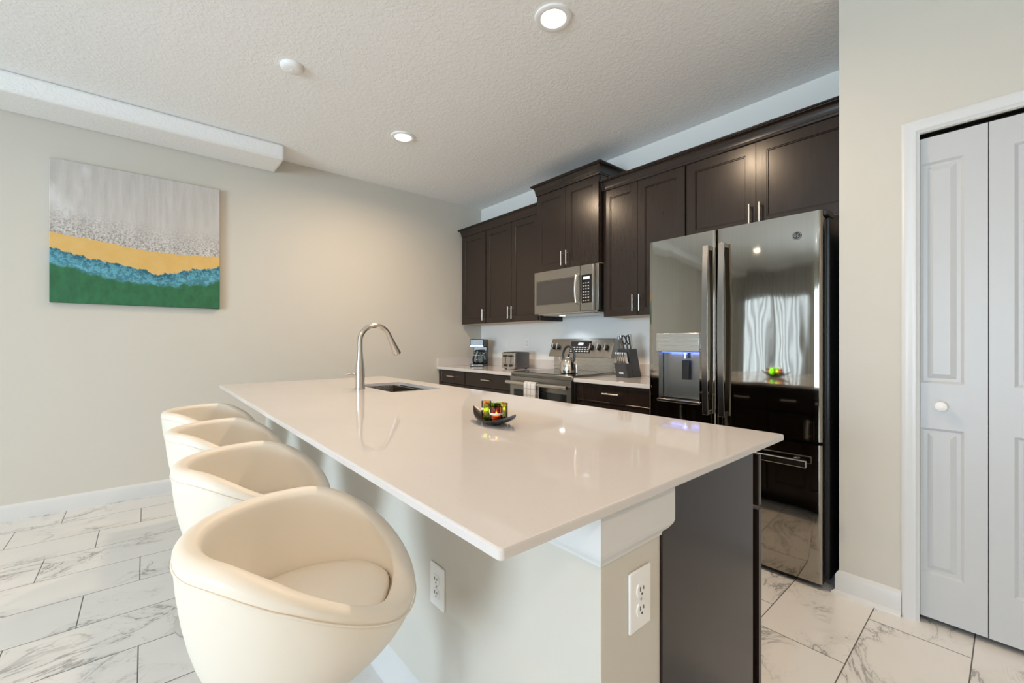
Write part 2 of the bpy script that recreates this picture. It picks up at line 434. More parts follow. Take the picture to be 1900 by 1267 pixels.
# ------------------------------------------------------------------ sliding door with vertical blinds (behind the camera, seen in reflections)
wd = bpy.data.objects.new('window_1', None); COL.objects.link(wd); wd.location = ((DX0+DX1)/2, YF, 0); wd['kind'] = 'structure'
mid = (DX0+DX1)/2
obj('window_frame', MB().box(DX0, DX0+.06, YF-.09, YF-.03, .0, DZ).box(DX1-.06, DX1, YF-.09, YF-.03, 0, DZ).box(mid-.04, mid+.04, YF-.09, YF-.03, 0, DZ)
    .box(DX0, DX1, YF-.09, YF-.03, DZ-.07, DZ).box(DX0, DX1, YF-.09, YF-.03, 0, .08), 'trim', wd, smooth=False)
for a, b in ((DX0+.06, mid-.04), (mid+.04, DX1-.06)):
    obj('window_pane', MB().box(a, b, YF-.064, YF-.058, .08, DZ-.07), 'pane', wd, smooth=False)
w2 = bpy.data.objects.new('added_window', None); COL.objects.link(w2); w2.location = ((VX0+VX1)/2, YF, VZ0); w2['kind'] = 'structure'  # added window, never in view, put in to bring fill daylight
vm = (VX0+VX1)/2
obj('window_frame', MB().box(VX0, VX0+.05, YF-.09, YF-.03, VZ0, VZ1).box(VX1-.05, VX1, YF-.09, YF-.03, VZ0, VZ1).box(vm-.03, vm+.03, YF-.09, YF-.03, VZ0, VZ1)
    .box(VX0, VX1, YF-.09, YF-.03, VZ1-.05, VZ1).box(VX0, VX1, YF-.09, YF-.03, VZ0, VZ0+.05), 'trim', w2, smooth=False)
for a, b in ((VX0+.05, vm-.03), (vm+.03, VX1-.05)):
    obj('window_pane', MB().box(a, b, YF-.064, YF-.058, VZ0+.05, VZ1-.05), 'pane', w2, smooth=False)
bl = thing('vertical_blind', 'white vertical blind hanging over the sliding glass door', 'blind', (mid, YF+.06, ZC))
obj('head_rail', MB().box(DX0-.05, DX1+.05, YF+.005, YF+.10, ZC-.06, ZC-.001), 'trim', bl)
for i in range(14):
    x = DX0+.0+i*(DX1-DX0)/13.; a = math.radians(38+random.uniform(-3, 3)); c_, s_ = .050*math.cos(a), .050*math.sin(a)
    pts = [(-c_, -s_), (-c_*.3+.004*s_/.050, -s_*.3), (c_*.3+.004*s_/.050, s_*.3), (c_, s_)]
    mb = MB()
    for (u0, w0), (u1, w1) in zip(pts, pts[1:]):
        mb.add([(x+u0, YF+.055+w0, .03), (x+u1, YF+.055+w1, .03), (x+u1, YF+.055+w1, ZC-.06), (x+u0, YF+.055+w0, ZC-.06)], [(0, 1, 2, 3)])
    v_ = obj('vane', mb, 'blind', bl)
    so = v_.modifiers.new('solid', 'SOLIDIFY'); so.thickness = .0012

# ------------------------------------------------------------------ ceiling fixtures
def downlight(x, y, label, power):
    t = thing('recessed_light', label, 'ceiling light', (x, y, ZC), 'recessed ceiling lights')
    obj('trim_ring', MB().lathe([(.098, 0), (.096, -.008), (.088, -.012), (.066, -.008), (.060, 0)], (x, y, ZC), 40, closed=False), 'white', t)
    obj('lens', MB().lathe([(.0, -.010), (.040, -.009), (.062, -.005), (.064, 0)], (x, y, ZC), 36, closed=False), 'lens', t)
    l = area('recessed_lamp', (x, y, ZC-.022), (0, 0, 0), .12, .12, power, WARM, 'DISK'); l.data.spread = math.radians(165)
    l.parent = t; l.location = (0, 0, -.022)
downlight(-1.555, 1.615, 'round recessed ceiling light over the near half of the island, nearest the top edge', LAMP_KITCHEN)
downlight(-3.265, 1.615, 'round recessed ceiling light above the sink and faucet end of the island', LAMP_KITCHEN)
downlight(1.15, -.25, 'added round recessed ceiling light beside the island, out of view', LAMP_KITCHEN*.85)  # unseen lamp added to warm the island end and nearby floor
for x, y, w in ((-2.9, -1.0, 'beside the painting wall'), (-.9, -1.0, 'behind the camera'), (-2.9, -3.6, 'by the sliding door'), (-.9, -3.6, 'by the added window'), (.9, -2.6, 'by the far side wall')):
    downlight(x, y, 'added round recessed fill light in the living area '+w, LAMP_FILL)  # living-area lamps are added for fill, none in view
sd = thing('smoke_detector', 'small round white smoke detector on the textured ceiling', 'smoke detector', (-2.87, .685, ZC))
obj('housing', MB().lathe([(.066, 0), (.066, -.010), (.060, -.020), (.046, -.027), (.0, -.029)], (-2.87, .685, ZC), 36, closed=False), 'white', sd)
obj('test_button', MB().lathe([(.013, -.026), (.012, -.031), (.0, -.032)], (-2.87, .685, ZC), 16, closed=False), 'white', sd)

# ------------------------------------------------------------------ painting
pa = thing('painting', 'square unframed abstract canvas with grey, gold, teal and green bands on the left wall', 'painting', (XL+.002, -.0125, 1.491))
obj('canvas', MB().box(XL+.002, XL+.0395, -.509, .484, 1.491, 2.507), 'canvas', pa, bevel=.004)

# ------------------------------------------------------------------ electrical outlets
def outlet(c, normal, label, kind='duplex', group=None, w=.078, h=.125):
    t = thing('wall_outlet' if kind == 'duplex' else 'light_switch', label, 'outlet' if kind == 'duplex' else 'switch', c, group)
    def mp(u, d, z):
        return {'-y': (c[0]+u, c[1]-d, c[2]+z), '+x': (c[0]+d, c[1]+u, c[2]+z)}[normal]
    def bx(u0, u1, d0, d1, z0, z1): return MB().box(u0, u1, d0, d1, z0, z1).move(mp)
    obj('cover_plate', bx(-w/2, w/2, 0, .006, -h/2, h/2), 'white', t, bevel=.003)
    if kind == 'duplex':
        for s in (-1, 1):
            zc = s*.020
            poly = []
            for i in range(28):
                a = 2*PI*i/28; poly.append((.0165*math.cos(a), max(-.0135, min(.0135, .0175*math.sin(a)))+zc))
            r = obj('receptacle', MB().prism(poly, 'y', .006, .0085).move(lambda x, y, z: mp(x, y, z)), 'white', t, smooth=False)
            sl = MB()
            for u, hh in ((-.006, .0045), (.006, .0036)): sl.box(u-.0011, u+.0011, .0085, .0092, zc+.003-hh, zc+.003+hh)
            sl.cyl((0, 0, zc-.008), .0024, .0085, .0092, 'y', 10)
            obj('slots', sl.move(mp), 'slot', r, smooth=False)
        obj('screw', MB().cyl((0, 0, 0), .003, .006, .0075, 'y', 12).move(mp), 'greyp', t)
    else:
        obj('rocker', bx(-.017, .017, .006, .0095, -.034, .034), 'white', t, bevel=.002)
    return t
outlet((-3.962, YB, 1.190), '-y', 'white wall plate above the counter between coffee maker and toaster', 'switch')
outlet((-3.556, YB, 1.195), '-y', 'white duplex outlet on the kitchen wall above the toaster')
outlet((-1.106, .66, .492), '-y', 'white duplex outlet on the stool side of the island wall')
outlet((-.5105, .786, .678), '+x', 'white duplex outlet on the narrow near end of the island wall')

# ------------------------------------------------------------------ island
IX0, IX1, IY0, IY1 = -3.569, -.481, .389, 1.575
struct('wall_island', MB().box(-3.50, -.511, .660, .872, 0, .893), 'wall', bevel=.003)
def cove(o): return [(0, .786), (.006, .786), (.010, .790), (.016, .806), (.016, .893), (0, .893)]
mb = MB()
pr = [(0.0, .786), (.005, .786), (.006, .792), (.014, .804), (.016, .812), (.016, .894)]
for (a, za), (b, zb) in zip(pr, pr[1:]):
    A = [(-3.50, .66-a, za), (-.511+a*.8, .66-a, za), (-.511+a*.8, .880+.034*(a/.016), za), (-.60, .880+.034*(a/.016), za)]
    B = [(-3.50, .66-b, zb), (-.511+b*.8, .66-b, zb), (-.511+b*.8, .880+.034*(b/.016), zb), (-.60, .880+.034*(b/.016), zb)]
    for i in range(3): mb.add([A[i], A[i+1], B[i+1], B[i]], [(0, 1, 2, 3)])
struct('trim_2', mb, 'trim', smooth=False)
mb = MB()
for (ax, az), (bx, bz) in zip(base_prof(T), base_prof(T)[1:]):
    pa_ = [(-3.50, .66-ax, az*1.25), (-.511+ax, .66-ax, az*1.25), (-.511+ax, .872, az*1.25)]; pb = [(-3.50, .66-bx, bz*1.25), (-.511+bx, .66-bx, bz*1.25), (-.511+bx, .872, bz*1.25)]
    for i in range(2): mb.add([pa_[i], pa_[i+1], pb[i+1], pb[i]], [(0, 1, 2, 3)])
struct('baseboard_island', mb, 'trim')

SX0, SX1, SY0, SY1 = -2.968, -2.375, 1.112, 1.440      # sink opening
def slab(x0, x1, y0, y1, z1, th, r, e, hole=None):
    def ring(ins, z):
        out = []
        rr = max(r-ins, .001)
        for (cx, cy, a0) in ((x1-r, y1-r, 0), (x0+r, y1-r, PI/2), (x0+r, y0+r, PI), (x1-r, y0+r, 1.5*PI)):
            for i in range(7):
                a = a0+PI/2*i/6; out.append((cx+rr*math.cos(a), cy+rr*math.sin(a), z))
        return out
    R = [ring(e*.6, z1-th), ring(0, z1-th+e*.6), ring(0, z1-e), ring(e*.3, z1-e*.3), ring(e, z1)]
    mb = MB(); n = 28
    for A, B in zip(R, R[1:]):
        mb.add(A+B, [(i, (i+1) % n, n+(i+1) % n, n+i) for i in range(n)])
    for A, z, flip in ((R[-1], z1, 0), (R[0], z1-th, 1)):
        if not hole: mb.add(A, [tuple(range(n))]); continue
        hx0, hx1, hy0, hy1 = hole; Hc = [(hx1, hy1, z), (hx0, hy1, z), (hx0, hy0, z), (hx1, hy0, z)]
        fs = []
        for c in range(4):
            b = c*7
            for i in range(6): fs.append((b+i, b+i+1, n+c))
            fs.append((b+6, (b+7) % n, n+(c+1) % 4, n+c))
        mb.add(A+Hc, fs)
    if hole:
        hx0, hx1, hy0, hy1 = hole; c = [(hx1, hy1), (hx0, hy1), (hx0, hy0), (hx1, hy0)]
        for i in range(4):
            a, b = c[i], c[(i+1) % 4]; mb.add([(*a, z1), (*b, z1), (*b, z1-th), (*a, z1-th)], [(0, 1, 2, 3)])
    return mb
tag(obj('island_countertop', slab(IX0, IX1, IY0, IY1, CT, .0195, .010, .004, (SX0, SX1, SY0, SY1)), 'quartz', smooth=False),
    'long pale polished quartz countertop of the island with a sink cut into it', 'countertop')

def bar_pull(c, length, axis, out, proj=.030, r=.0055):
    """bar handle centred at c on a face; out = -1/+1 along y"""
    mb = MB(); x, y, z = c; y2 = y+out*proj
    if axis == 'z':
        mb.tube([(x, y2, z-length/2), (x, y2, z+length/2)], r, 12)
        for s in (-.36, .36): mb.tube([(x, y, z+s*length), (x, y2, z+s*length)], r*.8, 10)
    else:
        mb.tube([(x-length/2, y2, z), (x+length/2, y2, z)], r, 12)
        for s in (-.36, .36): mb.tube([(x+s*length, y, z), (x+s*length, y2, z)], r*.8, 10)
    return mb
SHAKER = [(0, 0), (.003, .004), (.007, .004), (.010, .009)]
# island cabinets open towards the range side (+y)
icab = [(-1.165, -.511, 'end base cabinet of the island showing a plain dark side panel', 2),
        (-1.865, -1.165, 'dark island base cabinet between the end cabinet and the centre one', 2),
        (-2.28, -1.865, 'narrow dark island base cabinet just before the sink cabinet', 1),
        (-3.06, -2.28, 'dark island base cabinet under the sink', 2),
        (-3.50, -3.06, 'dark island base cabinet at the painting end', 1)]
for x0, x1, lab, nd in icab:
    t = thing('base_cabinet', lab, 'cabinet', ((x0+x1)/2, 1.15, 0), 'island base cabinets')
    zt = .62 if 'under the sink' in lab else .893
    mb = MB().box(x0+.002, x1-.002 if x1 < -.6 else x1-.010, .8725, 1.405, .10, zt).box(x0+.002, x1-.002, .8725, 1.34, .0, .10)
    if zt < .8: mb.box(x0+.002, x1-.002, 1.455-.07, 1.405, zt, .893)
    obj('carcass', mb, 'wood', t, smooth=False)
    w = (x1-x0-.006+(.012 if x1 > -.6 else 0))/nd
    for k in range(nd):
        a = x0+.003+k*w
        # faces +y: built facing -y then turned round
        d = MB().paneled(a+.002, a+w-.002, .115, .70, 0, .02, [(a+.06, a+w-.06, .175, .64)], SHAKER).move(lambda x, y, z, m=(2*a+w): (m-x, 1.444-y, z))
        do = obj('door', d, 'wood', t, smooth=False)
        obj('handle', bar_pull(((a+.04 if k else a+w-.04), 1.444, .60), .13, 'z', 1), 'pull', do)
        dd = obj('drawer', MB().box(a+.002, a+w-.002, 1.424, 1.444, .712, .868), 'wood', t, bevel=.002)
        obj('handle', bar_pull((a+w/2, 1.444, .79), .13, 'x', 1), 'pull', dd)
    if x1 > -.6:
        obj('side_panel', MB().box(x1-.009, x1+.006, .8725, 1.380, .0, .893), 'wood', t, smooth=False)

# sink
sk = thing('kitchen_sink', 'double bowl stainless steel sink set under the island countertop', 'sink', ((SX0+SX1)/2, (SY0+SY1)/2, .70))
def bowl(x0, x1, y0, y1, zb, zt, r=.03):
    mb = MB(); n = 24
    def ring(ins, z, dr=0):
        out = []; rr = max(r-dr, .006)
        for cx, cy, a0 in ((x1-ins-rr, y1-ins-rr, 0), (x0+ins+rr, y1-ins-rr, PI/2), (x0+ins+rr, y0+ins+rr, PI), (x1-ins-rr, y0+ins+rr, 1.5*PI)):
            for i in range(6):
                a = a0+PI/2*i/5; out.append((cx+rr*math.cos(a), cy+rr*math.sin(a), z))
        return out
    R = [ring(0, zt), ring(.004, zb+.03), ring(.012, zb+.008), ring(.03, zb)]
    for A, B in zip(R, R[1:]): mb.add(A+B, [(i, (i+1) % n, n+(i+1) % n, n+i) for i in range(n)])
    mb.add(R[-1], [tuple(range(n))]); return mb
SM = -2.555
for a, b in ((SX0+.004, SM-.010), (SM+.010, SX1-.004)):
    bw = obj('bowl', bowl(a, b, SY0+.004, SY1-.004, .700, .8935), 'steel', sk)
    obj('drain', MB().lathe([(.045, .703), (.040, .705), (.030, .702), (.0, .701)], ((a+b)/2, (SY0+SY1)/2, 0), 24, closed=False), 'chrome', bw)
obj('divider', MB().box(SM-.010, SM+.010, SY0+.004, SY1-.004, .875, .8935), 'steel', sk, bevel=.004)

# faucet
fx, fy = -2.676, 1.030
fc = thing('faucet', 'tall brushed nickel gooseneck faucet standing behind the island sink', 'faucet', (fx, fy, CT))
obj('base', MB().lathe([(.0, CT), (.033, CT), (.033, CT+.004), (.028, CT+.008), (.0275, CT+.05), (.0285, CT+.10), (.026, CT+.15), (.0195, CT+.20), (.0165, CT+.24), (.0, CT+.24)], (fx, fy, 0), 32), 'nickel', fc)
pts = [(fx, fy, CT+.20), (fx, fy, CT+.27), (fx, fy, CT+.30)]+arc((fx, fy+.100, CT+.303), .100, PI, .38, 22)[1:]
pe = Vector(pts[-1]); tdir = (Vector(pts[-1])-Vector(pts[-2])).normalized()
obj('spout', MB().tube(pts, .0155, 16), 'nickel', fc)
hd = [pe+tdir*t for t in (-.004, .02, .06, .10, .135, .140)]
obj('spray_head', MB().tube(hd, [.0158, .0168, .0195, .0235, .0265, .022], 20), 'nickel', fc)
hb = MB().cyl((fx, fy, CT+.085), .017, -.052, 0, 'x', 20)
hb.tube([(fx-.046, fy, CT+.085), (fx-.050, fy-.012, CT+.092), (fx-.054, fy-.035, CT+.094), (fx-.056, fy-.075, CT+.090)], [.008, .0075, .006, .005], 10)
obj('handle', hb, 'nickel', fc)

# candle tray
TX, TY = -1.228, .962
tr = thing('candle_tray', 'dark boat-shaped tray with upturned pointed ends on the island top', 'tray', (TX, TY, CT), None, 0)
ux, uy = math.cos(-.04), math.sin(-.04)
def boat():
    mb = MB(); n, m = 22, 10; top = []; bot = []
    for i in range(n+1):
        s = -1+2*i/n; L = .130*s; hw = .050*(1-abs(s)**2.0)+.0010
        zc = .007+.042*abs(s)**2.1
        for j in range(m+1):
            w = -1+2*j/m
            z = zc+.010*w*w*(1-s*s)
            top.append((L, hw*w, z+.004)); bot.append((L, hw*w*.97, z-.003))
    k = (m+1)
    F = [(i*k+j, (i+1)*k+j, (i+1)*k+j+1, i*k+j+1) for i in range(n) for j in range(m)]
    b = len(top)
    G = [tuple(b+q for q in f[::-1]) for f in F]
    E = []
    for i in range(n): E += [(i*k, b+i*k, b+(i+1)*k, (i+1)*k), (i*k+m, (i+1)*k+m, b+(i+1)*k+m, b+i*k+m)]
    E += [tuple(range(m+1))+tuple(b+j for j in range(m, -1, -1)), tuple(n*k+j for j in range(m, -1, -1))+tuple(b+n*k+j for j in range(m+1))]
    mb.add(top+bot, F+G+E)
    mb.box(-.026, .026, -.015, .015, 0, .006)
    return mb.move(lambda x, y, z: (TX+x*ux-y*uy, TY+x*uy+y*ux, CT+z))
obj('tray_body', boat(), 'tray', tr)
def votive(dx, dy, s, h, mat, label, round_):
    x, y = TX+dx*ux-dy*uy, TY+dx*uy+dy*ux; z = CT+.0125
    t = thing('candle_holder', label, 'candle holder', (x, y, z), 'glass candle holders on the tray')
    if round_:
        prof = [(s*.55, 0), (s*.9, .002), (s, .012), (s, h), (s-.004, h), (s-.004, .012), (0, .006)]
        g = MB().lathe(prof, (x, y, z), 28, closed=False); bd = MB().lathe([(s+.0006, h*.52), (s+.0006, h*.64)], (x, y, z), 28, closed=False)
    else:
        sq = lambda r: [(x+r*c, y+r*d) for c, d in ((-1, -1), (1, -1), (1, 1), (-1, 1))]
        g = MB()
        o_, i_ = sq(s), sq(s-.004)
        for a in range(4):
            b = (a+1) % 4
            g.add([(*o_[a], z), (*o_[b], z), (*o_[b], z+h), (*o_[a], z+h), (*i_[a], z+.006), (*i_[b], z+.006), (*i_[b], z+h), (*i_[a], z+h)],
                  [(0, 1, 2, 3), (4, 7, 6, 5), (3, 2, 6, 7)])
        g.add([(*p, z) for p in o_], [(3, 2, 1, 0)]).add([(*p, z+.006) for p in i_], [(0, 1, 2, 3)])
        bd = MB()
        o2 = sq(s+.0006)
        for a in range(4):
            b = (a+1) % 4; bd.add([(*o2[a], z+h*.52), (*o2[b], z+h*.52), (*o2[b], z+h*.62), (*o2[a], z+h*.62)], [(0, 1, 2, 3)])
    obj('glass', g, mat, t, smooth=round_)
    if mat in ('orange', 'red'): obj('band', bd, 'band', t, smooth=round_)
    cd_ = obj('candle', MB().lathe([(s*.62, .0065), (s*.62, h*.42), (0, h*.42)], (x, y, z), 20, closed=False), 'wax', t)
    obj('flame', MB().lathe([(.0, h*.45), (.004, h*.50), (.003, h*.58), (.0, h*.68)], (x, y, z), 10, closed=False), 'flame', cd_)
votive(-.050, .004, .0185, .066, 'orange', 'amber glass candle holder with a pale band at the outer side of the dark tray', True)
votive(-.012, -.006, .0165, .063, 'green', 'square green glass candle holder in the middle of the dark tray', False)
votive(.012, .027, .0165, .064, 'lime', 'pale green glass candle holder at the back of the dark tray, behind the russet one', False)
votive(.032, -.010, .0235, .056, 'red', 'russet brown glass candle holder with a pale band, at the front of the dark tray', True)

# ------------------------------------------------------------------ wall run: base cabinets, counter, uppers
YC = 2.62                                  # counter front edge
def base_cab(x0, x1, lab, doors, handles=True):
    t = thing('base_cabinet', lab, 'cabinet', ((x0+x1)/2, 2.95, 0), 'base cabinets along the kitchen wall')
    obj('carcass', MB().box(x0, x1, YC+.045, YB-.001, .10, BT-.031).box(x0, x1, YC+.11, YB-.001, 0, .10), 'wood', t, smooth=False)
    dr_ = obj('drawer', MB().paneled(x0+.006, x1-.006, .745, BT-.040, YC+.025, .02, [(x0+.012, x1-.012, .751, BT-.046)], [(0, 0), (.002, .0), (.004, .0015)]), 'wood', t, smooth=False)
    obj('handle', bar_pull(((x0+x1)/2, YC+.025, .822), .145, 'x', -1), 'pull', dr_)
    w = (x1-x0)/doors
    for k in range(doors):
        a = x0+k*w; g0 = .006 if k == 0 else .0015; g1 = .006 if k == doors-1 else .0015
        d = obj('door', MB().paneled(a+g0, a+w-g1, .115, .735, YC+.025, .02, [(a+.062, a+w-.062, .175, .675)], SHAKER), 'wood', t, smooth=False)
        hx = a+w-.032 if (k == 0 and doors == 2) or doors == 1 else a+.032
        obj('handle', bar_pull((hx, YC+.025, .64), .13, 'z', -1), 'pull', d)
base_cab(-4.372, -3.876, 'narrow dark base cabinet against the painting wall', 1)
base_cab(-3.874, -3.072, 'dark base cabinet between the narrow corner cabinet and the range', 2)
base_cab(-2.296, -1.585, 'dark base cabinet between the range and the refrigerator', 2)
obj_ = obj('filler_strip', MB().box(XL+.001, -4.373, YC+.03, YB-.001, .0, BT-.031), 'wood'); tag(obj_, 'narrow dark filler strip beside the corner cabinet, touching the painting wall', 'filler strip')
def counter(x0, x1, lab, left_splash):
    t = thing('countertop', lab, 'countertop', ((x0+x1)/2, 2.95, BT), 'countertops along the kitchen wall')
    obj('slab', slab(x0, x1, YC, YB-.001, BT, .030, .004, .003), 'quartz', t, smooth=False)
    tag(obj('backsplash', MB().box(x0, x1, YB-.020, YB-.001, BT+.0003, BT+.10), 'quartz', bevel=.002), 'low quartz backsplash strip on the kitchen wall behind the '+('coffee maker and toaster' if left_splash else 'knife block'), 'backsplash')
    if left_splash: tag(obj('backsplash', MB().box(x0, x0+.020, YC+.002, YB-.0205, BT+.0003, BT+.10), 'quartz', bevel=.002), 'low quartz side splash on the painting wall at the counter end', 'backsplash')
counter(XL+.001, -3.068, 'pale quartz counter carrying the coffee maker and toaster', True)
counter(-2.300, -1.560, 'pale quartz counter carrying the knife block', False)

UZ0, UZ1, YU = 1.420, 2.500, 2.952
def upper_cab(x0, x1, z0, z1, yf, lab, splits, handle_sides, hz=.10):
    t = thing('wall_cabinet', lab, 'cabinet', ((x0+x1)/2, (yf+YB)/2, z0), 'dark wall cabinets')
    obj('carcass', MB().box(x0, x1, yf+.021, YB-.001, z0+.004, z1), 'wood', t, smooth=False)
    obj('underside', MB().box(x0+.004, x1-.004, yf+.026, YB-.006, z0, z0+.004), 'maple', t, smooth=False)
    e = [x0]+splits+[x1]
    for k, (a, b) in enumerate(zip(e, e[1:])):
        g0 = .006 if k == 0 else .002; g1 = .006 if k == len(e)-2 else .002
        d = obj('door', MB().paneled(a+g0, b-g1, z0+.002, z1-.022, yf, .02, [(a+g0+.060, b-g1-.060, z0+.062, z1-.084)], SHAKER), 'wood', t, smooth=False)
        hx = b-g1-.028 if handle_sides[k] == 'R' else a+g0+.028
        obj('handle', bar_pull((hx, yf, z0+hz), .13, 'z', -1), 'pull', d)
    return t
upper_cab(-4.392, -3.905, UZ0, UZ1, YU, 'single door dark wall cabinet in the corner above the coffee maker', [], 'R')
upper_cab(-3.903, -3.048, UZ0, UZ1, YU, 'two door dark wall cabinet between the corner cabinet and the microwave', [-3.456], 'RL')
upper_cab(-3.020, -2.262, 1.880, 2.640, 2.90, 'short raised two door dark wall cabinet directly above the microwave', [-2.640], 'RL', .09)
upper_cab(-2.258, -1.530, UZ0, UZ1, YU, 'two door dark wall cabinet between the microwave and the refrigerator', [-1.925], 'RL')
upper_cab(-1.526, XP-.003, 1.935, UZ1, YU, 'short two door dark wall cabinet over the refrigerator', [-1.063], 'RL', .09)
obj('filler_strip', MB().box(-3.0475, -3.0205, YU+.005, YB-.001, UZ0, UZ1-.010), 'wood')
tag(bpy.data.objects['filler_strip.001'], 'thin dark filler strip between the wall cabinets, left of the microwave', 'filler strip')
def crown(x0, x1, yf, zb, zt, left, right, lab, yb=YB-.001):
    pr = [(0.0, zb-.004), (.004, zb), (.006, zb+.012)]
    for i in range(7):
        a = PI/2*i/6; pr.append((.008+.030*(1-math.cos(a)), zb+.014+(zt-zb-.030)*math.sin(a)))
    pr += [(.040, zt-.012), (.046, zt-.010), (.046, zt), (.0, zt)]
    mb = MB()
    def path(o, z): 
        return [(x0-o*left, yb, z), (x0-o*left, yf-o, z), (x1+o*right, yf-o, z), (x1+o*right, yb, z)]
    for (a, za), (b, zb_) in zip(pr, pr[1:]):
        A, B = path(a, za), path(b, zb_)
        for i in range(0 if left else 1, 3 if right else 2): mb.add([A[i], A[i+1], B[i+1], B[i]], [(0, 1, 2, 3)])
    mb.add([(x0, yf-.001, zt), (x1, yf-.001, zt), (x1, yf+.02, zt), (x0, yf+.02, zt)], [(0, 1, 2, 3)])
    tag(obj('crown_molding', mb, 'wood', angle=30), lab, 'crown molding', 'dark crown moldings on the wall cabinets')
crown(-4.386, -3.024, YU, UZ1-.014, 2.572, .75, 0, 'dark crown molding on the corner wall cabinets, painting side of the microwave')
crown(-3.020, -2.262, 2.90, 2.628, 2.722, 1, 1, 'highest dark crown molding, stepped up on the cabinet over the microwave')
crown(-2.258, XP-.002, YU, UZ1-.014, 2.570, 0, 0, 'long dark crown molding from the microwave cabinet to the closet wall')

# ------------------------------------------------------------------ microwave
mx0, mx1, my, mz0, mz1 = -3.018, -2.266, 2.872, 1.470, 1.874
mx1b = -2.300
mw = thing('microwave', 'grey steel over-the-range microwave with a dark keypad', 'microwave', ((mx0+mx1)/2, 3.07, mz0))
obj('body', MB().box(mx0+.004, -2.268, my+.028, YB-.001, mz0+.012, mz1), 'range', mw, bevel=.003)
obj('bottom_vent', MB().box(mx0+.02, -2.285, my+.03, YB-.03, mz0-.004, mz0+.012).box(mx0+.06, -2.34, my+.06, YB-.06, mz0-.010, mz0-.004), 'steel', mw, bevel=.002)
obj('task_light_lens', MB().cyl((-2.79, 3.02, 0), .026, mz0-.0125, mz0-.010), 'task', mw)
tl = area('cooktop_lamp', (-2.79, 3.02, mz0-.014), (0, 0, 0), .045, .045, 1.2, (.80, .90, 1.0), 'DISK'); tl.data.spread = math.radians(125); tl.parent = mw; tl.location = Vector((-2.79, 3.02, mz0-.014))-Vector(mw.location)
cx = -2.448                                    # door / keypad split
md = obj('door', MB().paneled(mx0, cx, mz0+.008, mz1, my, .028, [(mx0+.022, cx-.055, mz0+.085, mz1-.085)], [(0, 0), (.002, .003), (.004, .003)]), 'range', mw, smooth=False)
obj('window', MB().paneled(mx0+.028, cx-.061, mz0+.091, mz1-.091, my+.001, .0015, [(mx0+.075, cx-.085, mz0+.125, mz1-.125)], [(0, 0), (.004, .0006), (.008, .0006)]), 'mwglass', md, smooth=False)
hp = [(cx-.020, my, mz0+.075), (cx-.020, my-.026, mz0+.085), (cx-.020, my-.036, mz0+.14), (cx-.020, my-.040, (mz0+mz1)/2), (cx-.020, my-.036, mz1-.14), (cx-.020, my-.026, mz1-.085), (cx-.020, my, mz1-.075)]
obj('handle', MB().tube(hp, .012, 12, up=(1, 0, 0)), 'pull', md)
cp = obj('control_panel', MB().box(cx+.002, -2.302, my, my+.028, mz0+.008, mz1), 'range', mw, bevel=.004)
kp = obj('keypad', MB().box(cx+.020, -2.318, my-.0015, my, mz0+.075, mz1-.085), 'bglass', cp)
obj('display', MB().box(cx+.040, -2.340, my-.0022, my-.0015, mz1-.125, mz1-.103), 'disp', cp)
bt = MB()
for r in range(7):
    for c in range(3):
        bx_ = cx+.034+c*.027; bz = mz0+.092+r*.025; bt.box(bx_, bx_+.016, my-.0022, my-.0015, bz, bz+.009)
obj('buttons', bt, 'greyp', cp, smooth=False)

# ------------------------------------------------------------------ range
rx0, rx1, ry = -3.066, -2.302, 2.600
rg = thing('range', 'freestanding slate grey electric range with glass cooktop and back control panel', 'range', ((rx0+rx1)/2, 2.93, 0))
obj('body', MB().box(rx0, rx1, ry+.045, 3.255, .05, .908).box(rx0+.02, rx1-.02, ry+.08, 3.2, 0, .05), 'range', rg, smooth=False)
ct = obj('cooktop', MB().box(rx0, rx1, ry+.012, 3.19, .908, .934), 'range', rg, bevel=.006)
gt = obj('glass_top', MB().box(rx0+.010, rx1-.010, ry+.035, 3.175, .934, .937), 'bglass', ct)
for (bx_, by_, br) in ((-2.88, 2.77, .095), (-2.49, 2.77, .115), (-2.88, 3.04, .115), (-2.49, 3.04, .085)):
    obj('burner_ring', MB().lathe([(br-.002, .9372), (br, .9374), (br+.002, .9372)], (bx_, by_, 0), 40, closed=False).lathe([(br*.6-.0015, .9372), (br*.6, .9374), (br*.6+.0015, .9372)], (bx_, by_, 0), 40, closed=False), 'greyp', gt)
od = obj('oven_door', MB().paneled(rx0+.004, rx1-.004, .235, .895, ry, .045, [(rx0+.055, rx1-.055, .33, .780)], [(0, 0), (.003, .004)]), 'range', rg, smooth=False)
obj('oven_window', MB().box(rx0+.058, rx1-.058, ry+.001, ry+.0035, .333, .777), 'wglass', od)
hm = MB().tube([(rx0+.006, ry-.050, .842), (rx1-.006, ry-.050, .842)], .0165, 16)
for xx in (rx0+.03, rx1-.03): hm.tube([(xx, ry, .842), (xx, ry-.05, .842)], .011, 10)
obj('handle', hm, 'steel', od)
sdw = obj('storage_drawer', MB().box(rx0+.004, rx1-.004, ry+.004, ry+.045, .06, .225), 'range', rg, bevel=.004)
